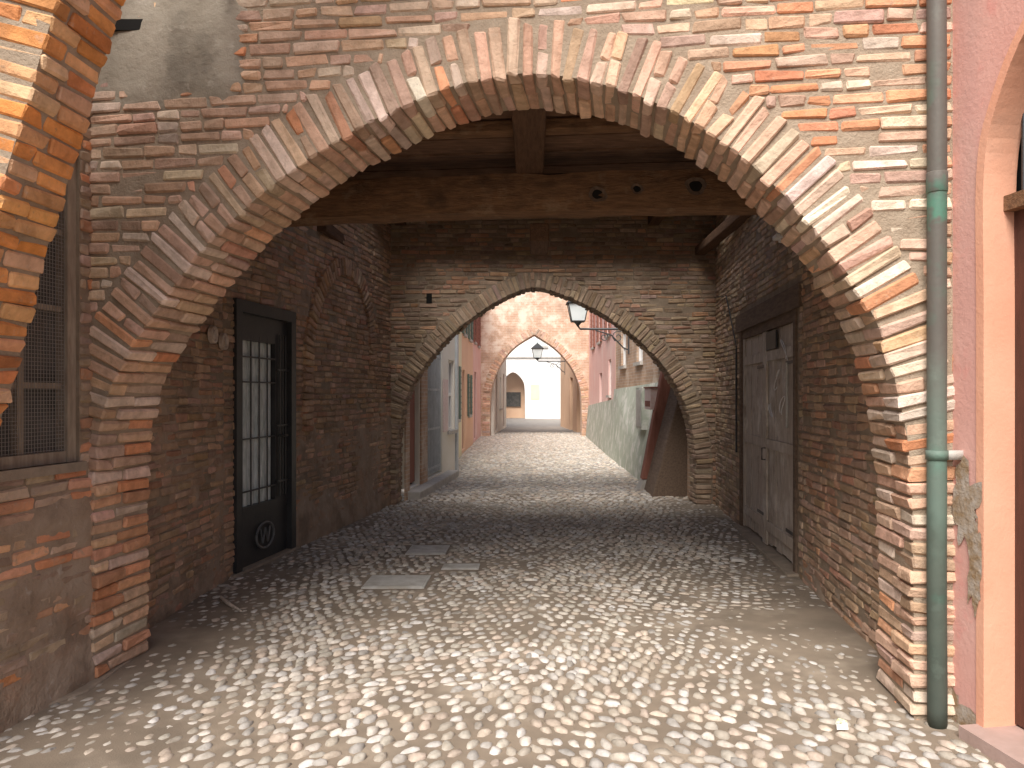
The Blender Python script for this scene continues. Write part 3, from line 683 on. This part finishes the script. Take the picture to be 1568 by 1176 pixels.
left_row(19.55,24,-1.9,-1.92,m_orange,[(.6,1.4,.1,2.3),(2.5,3.2,1.0,2.2),(.8,1.5,3.3,4.6),(2.8,3.5,3.3,4.6)],m_shut)
left_row(24.05,28.7,-1.95,-2.0,m_fpink,[(1,2,.1,2.4),(.8,1.5,3.4,4.7),(2.8,3.5,3.4,4.7)],m_redwood)
mb=MB('battered_buttress')
mb.hexa([(1.88,11.6,-.02),(2.6,11.6,-.02),(2.6,12.5,-.02),(1.88,12.5,-.02),(2.34,11.6,1.75),(2.6,11.6,1.75),(2.6,12.5,1.75),(2.34,12.5,1.75)],m_lintel)
mb.hexa([(1.80,12.52,-.02),(2.6,12.52,-.02),(2.6,12.9,-.02),(1.80,12.9,-.02),(1.88,12.52,.16),(2.6,12.52,.16),(2.6,12.9,.16),(1.88,12.9,.16)],m_stone)
mb.hexa([(1.86,12.55,.165),(2.6,12.55,.165),(2.6,12.8,.165),(1.86,12.8,.165),(2.25,12.55,2.2),(2.6,12.55,2.2),(2.6,12.8,2.2),(2.25,12.8,2.2)],m_redwood)
mb.build(bevel=.02)
W=Wl((2.45,11.15),(2.15,19)).flip()
mb=MB('brick_town_house'); hs=[(1.9,2.5,2.2,3.1),(4.2,4.9,2.3,3.2),(6.3,7.0,2.3,3.2),(3.0,3.8,4.0,5.0)]
holed(mb,W,0,W.L,-.05,5.4,hs,m_fbrick2,.12,m_glass)
for h in hs: win(mb,W,*h,m_white)
mb.poly([W.P(0,5.4),W.P(W.L,5.4),W.P(W.L,5.4,-3),W.P(0,5.4,-3)],m_fbrick2)
mb.hexa([W.P(1.5,-.02,.40),W.P(W.L,-.02,.18),W.P(W.L,-.02,0),W.P(1.5,-.02,0),W.P(1.5,1.85,.06),W.P(W.L,1.75,.05),W.P(W.L,1.75,0),W.P(1.5,1.85,0)],m_green)
mb.build()
mb=MB('electric_meter_box'); mb.wbox(W,2.6,3.2,.95,1.75,.12,.32,m_green); mb.wbox(W,2.66,3.14,1.0,1.7,.32,.33,m_stone); mb.build(bevel=.01)
mb=MB('notice_sign'); mb.wbox(W,1.55,2.1,1.35,1.72,.16,.36,m_paper); mb.wbox(W,1.6,2.05,1.4,1.5,.36,.364,m_redwood); mb.wbox(W,1.53,2.12,1.72,1.745,.15,.375,m_redwood); mb.build(bevel=.005)
W=Wl((2.15,19.03),(2.2,28.7)).flip()
mb=MB('town_house'); hs=[(1.2,1.9,1.6,2.6),(4,4.9,.1,2.3),(1.5,2.3,3.3,4.6),(4.3,5.1,3.3,4.6),(7,7.8,3.3,4.6)]
holed(mb,W,0,W.L,-.05,5.6,hs,m_fpink,.12,m_glass)
for h in hs:
    if h[2]>.5: win(mb,W,*h,m_white)
    if h[2]>3: shutters(mb,W,*h,m_redwood)
mb.poly([W.P(0,5.6),W.P(W.L,5.6),W.P(W.L,5.6,-3),W.P(0,5.6,-3)],m_fpink)
mb.hexa([W.P(0,-.02,.18),W.P(9.5,-.02,.14),W.P(9.5,-.02,0),W.P(0,-.02,0),W.P(0,1.5,.05),W.P(9.5,1.2,.04),W.P(9.5,1.2,0),W.P(0,1.5,0)],m_green)
mb.build()
# third arch
H=Wl((-3.2,28.7),(3.2,28.7))
ph_=smooth([(1.55,-.05),(1.55,1.0),(1.62,1.9),(1.95,2.75),(2.5,3.45),(3.28,3.95)],6); ph2=smooth([(3.28,3.95),(4.1,3.4),(4.7,2.7),(5.05,1.9),(5.12,1.0),(5.12,-.05)],6)
PH=np.vstack([ph_,ph2[1:]])
mb=MB('wall'); arch_wall(mb,H,PH,0,6.4,6.2,.9,m_fbrick)
o1=mb.build()
B=Bricks('arch_voussoirs',m_brick); voussoirs(B,H,ph_,0,.3,[.02,-.2],lambda s,z:pick(P_tan),step=.09,split=.2); voussoirs(B,H,ph2,0,.3,[.02,-.2],lambda s,z:pick(P_tan),step=.09,split=.2); o2=B.build()
group('far_brick_archway',[o1,o2])
# court beyond
left_row(29.65,37,-1.55,-1.3,m_cream,[(1.0,1.9,.1,2.6),(3.2,4.0,1.0,2.4),(5.2,6.2,.1,2.6)],None,zt=4.6)
W=Wl((2.05,29.65),(1.45,38)).flip()
mb=MB('town_house'); holed(mb,W,0,W.L,-.05,5,[(.8,2.0,.0,2.5),(3.4,4.4,.0,2.4),(1,1.8,3.2,4.2),(3.5,4.3,3.2,4.2)],m_orange,.2,m_dark); mb.poly([W.P(W.L,0),W.P(W.L,5),W.P(W.L,5,-3),W.P(W.L,0,-3)],m_orange); mb.build()
W=Wl((-9,50),(9,50)); mb=MB('town_house')
pe=smooth([(6.9,-.05),(6.9,1.8),(7.05,2.6),(7.7,3.15),(8.35,2.6),(8.5,1.8),(8.5,-.05)],5)
arch_wall(mb,W,pe,0,18,9.5,.4,m_white); mb.wbox(W,6,9,-.05,3.6,-1.6,-1.4,m_orange); mb.wbox(W,7.2,8.2,.8,1.8,-1.38,-1.3,m_glass)
mb.wbox(W,8.9,9.5,1.3,2.3,.0,.02,m_yellow)
for x in (6.9,9.2,10.9): mb.wbox(W,x,x+.8,4.9,6.2,.0,.02,m_curtain); mb.wbox(W,x-.08,x+.88,4.78,4.9,0,.1,m_stone)
mb.wbox(W,0,18,4.1,4.2,0,.08,m_stone); mb.build()
left_row(37.05,49.9,-2.6,-3.4,m_white,[(3,4,1.0,2.5),(7,8,.1,2.5)],None,zt=6)

# ============================================================ LAMPS
def lamp(x,y,zt,xw,zw,k=1.0):
    mb=MB('street_lamp'); w0,w1=.13*k,.20*k; zb=zt-.62*k; zs=zt-.22*k
    def sq(w,z): return [(x-w,y-w,z),(x+w,y-w,z),(x+w,y+w,z),(x-w,y+w,z)]
    a,b=sq(w0,zb+.05*k),sq(w1,zs)
    for i in range(4):
        j=(i+1)%4; mb.poly([a[i],a[j],b[j],b[i]],m_lglass); mb.tube([a[i],b[i]],.012*k,m_iron,6); mb.tube([a[i],a[j]],.012*k,m_iron,6); mb.tube([b[i],b[j]],.018*k,m_iron,6)
    c=sq(.24*k,zs); d_=sq(.09*k,zs+.14*k)
    for i in range(4): j=(i+1)%4; mb.poly([c[i],c[j],d_[j],d_[i]],m_iron)
    mb.tube([(x,y,zs+.12*k),(x,y,zs+.17*k),(x,y,zs+.19*k),(x,y,zt)],[.09*k,.07*k,.03*k,.008*k],m_iron,8)
    mb.tube([(x,y,zb-.06*k),(x,y,zb),(x,y,zb+.05*k)],[.012*k,.05*k,.12*k],m_iron,8)
    mb.tube([(x,y,zb-.05*k),(x,y,zw+.08),(x+.05,y,zw),(xw,y,zw)],.022*k,m_iron,8)
    mb.tube([(xw,y,zw-.42*k),(xw-.12,y,zw-.38*k),(xw-.35*k,y,zw-.12*k),(x+.35*k,y,zw-.03)],.014*k,m_iron,8)
    for cx_,r,s in ((xw-.22*k,.13*k,1),(xw-.5*k,.09*k,-1)):
        mb.tube([(cx_+r*(1-t/14)*math.cos(s*t*.75+1),y,zw-.16*k+r*(1-t/14)*math.sin(s*t*.75+1)) for t in range(12)],.012*k,m_iron,6)
    mb.box(xw-.02,xw+.03,y-.05*k,y+.05*k,zw-.5*k,zw+.12*k,m_iron)
    return mb.build()
lamp(1.05,17,3.95,2.22,3.12,1.15)
lamp(.25,36,4.15,1.60,3.25,1.3)

# ============================================================ LIGHT, WORLD, CAMERA
el,az=math.radians(50),math.radians(196)   # sun behind the camera, hazy
w=bpy.data.worlds.new("World"); scene.world=w; w.use_nodes=True; nt=w.node_tree
sky=nt.nodes.new('ShaderNodeTexSky'); sky.sky_type='NISHITA'; sky.sun_disc=False; sky.sun_elevation=el; sky.sun_rotation=az
sky.air_density=1.0; sky.dust_density=4.0
nt.links.new(sky.outputs[0],nt.nodes['Background'].inputs[0]); nt.nodes['Background'].inputs[1].default_value=.15
sd=bpy.data.lights.new('sun','SUN'); sd.energy=4.8; sd.angle=math.radians(38); sd.color=(1,.97,.93)
so=link(bpy.data.objects.new('sun',sd))
dirv=Vector((math.sin(az)*math.cos(el),math.cos(az)*math.cos(el),math.sin(el)))
so.rotation_euler=dirv.to_track_quat('Z','Y').to_euler(); so.location=(0,-5,12)
cd=bpy.data.cameras.new('camera'); cd.lens=26; cd.sensor_width=36; cd.shift_x=-31/1568; cd.shift_y=17/1568; cd.clip_start=.05; cd.clip_end=600
co=link(bpy.data.objects.new('camera',cd)); co.location=(0,0,1.6); co.rotation_euler=(math.radians(90),0,0)
scene.camera=co
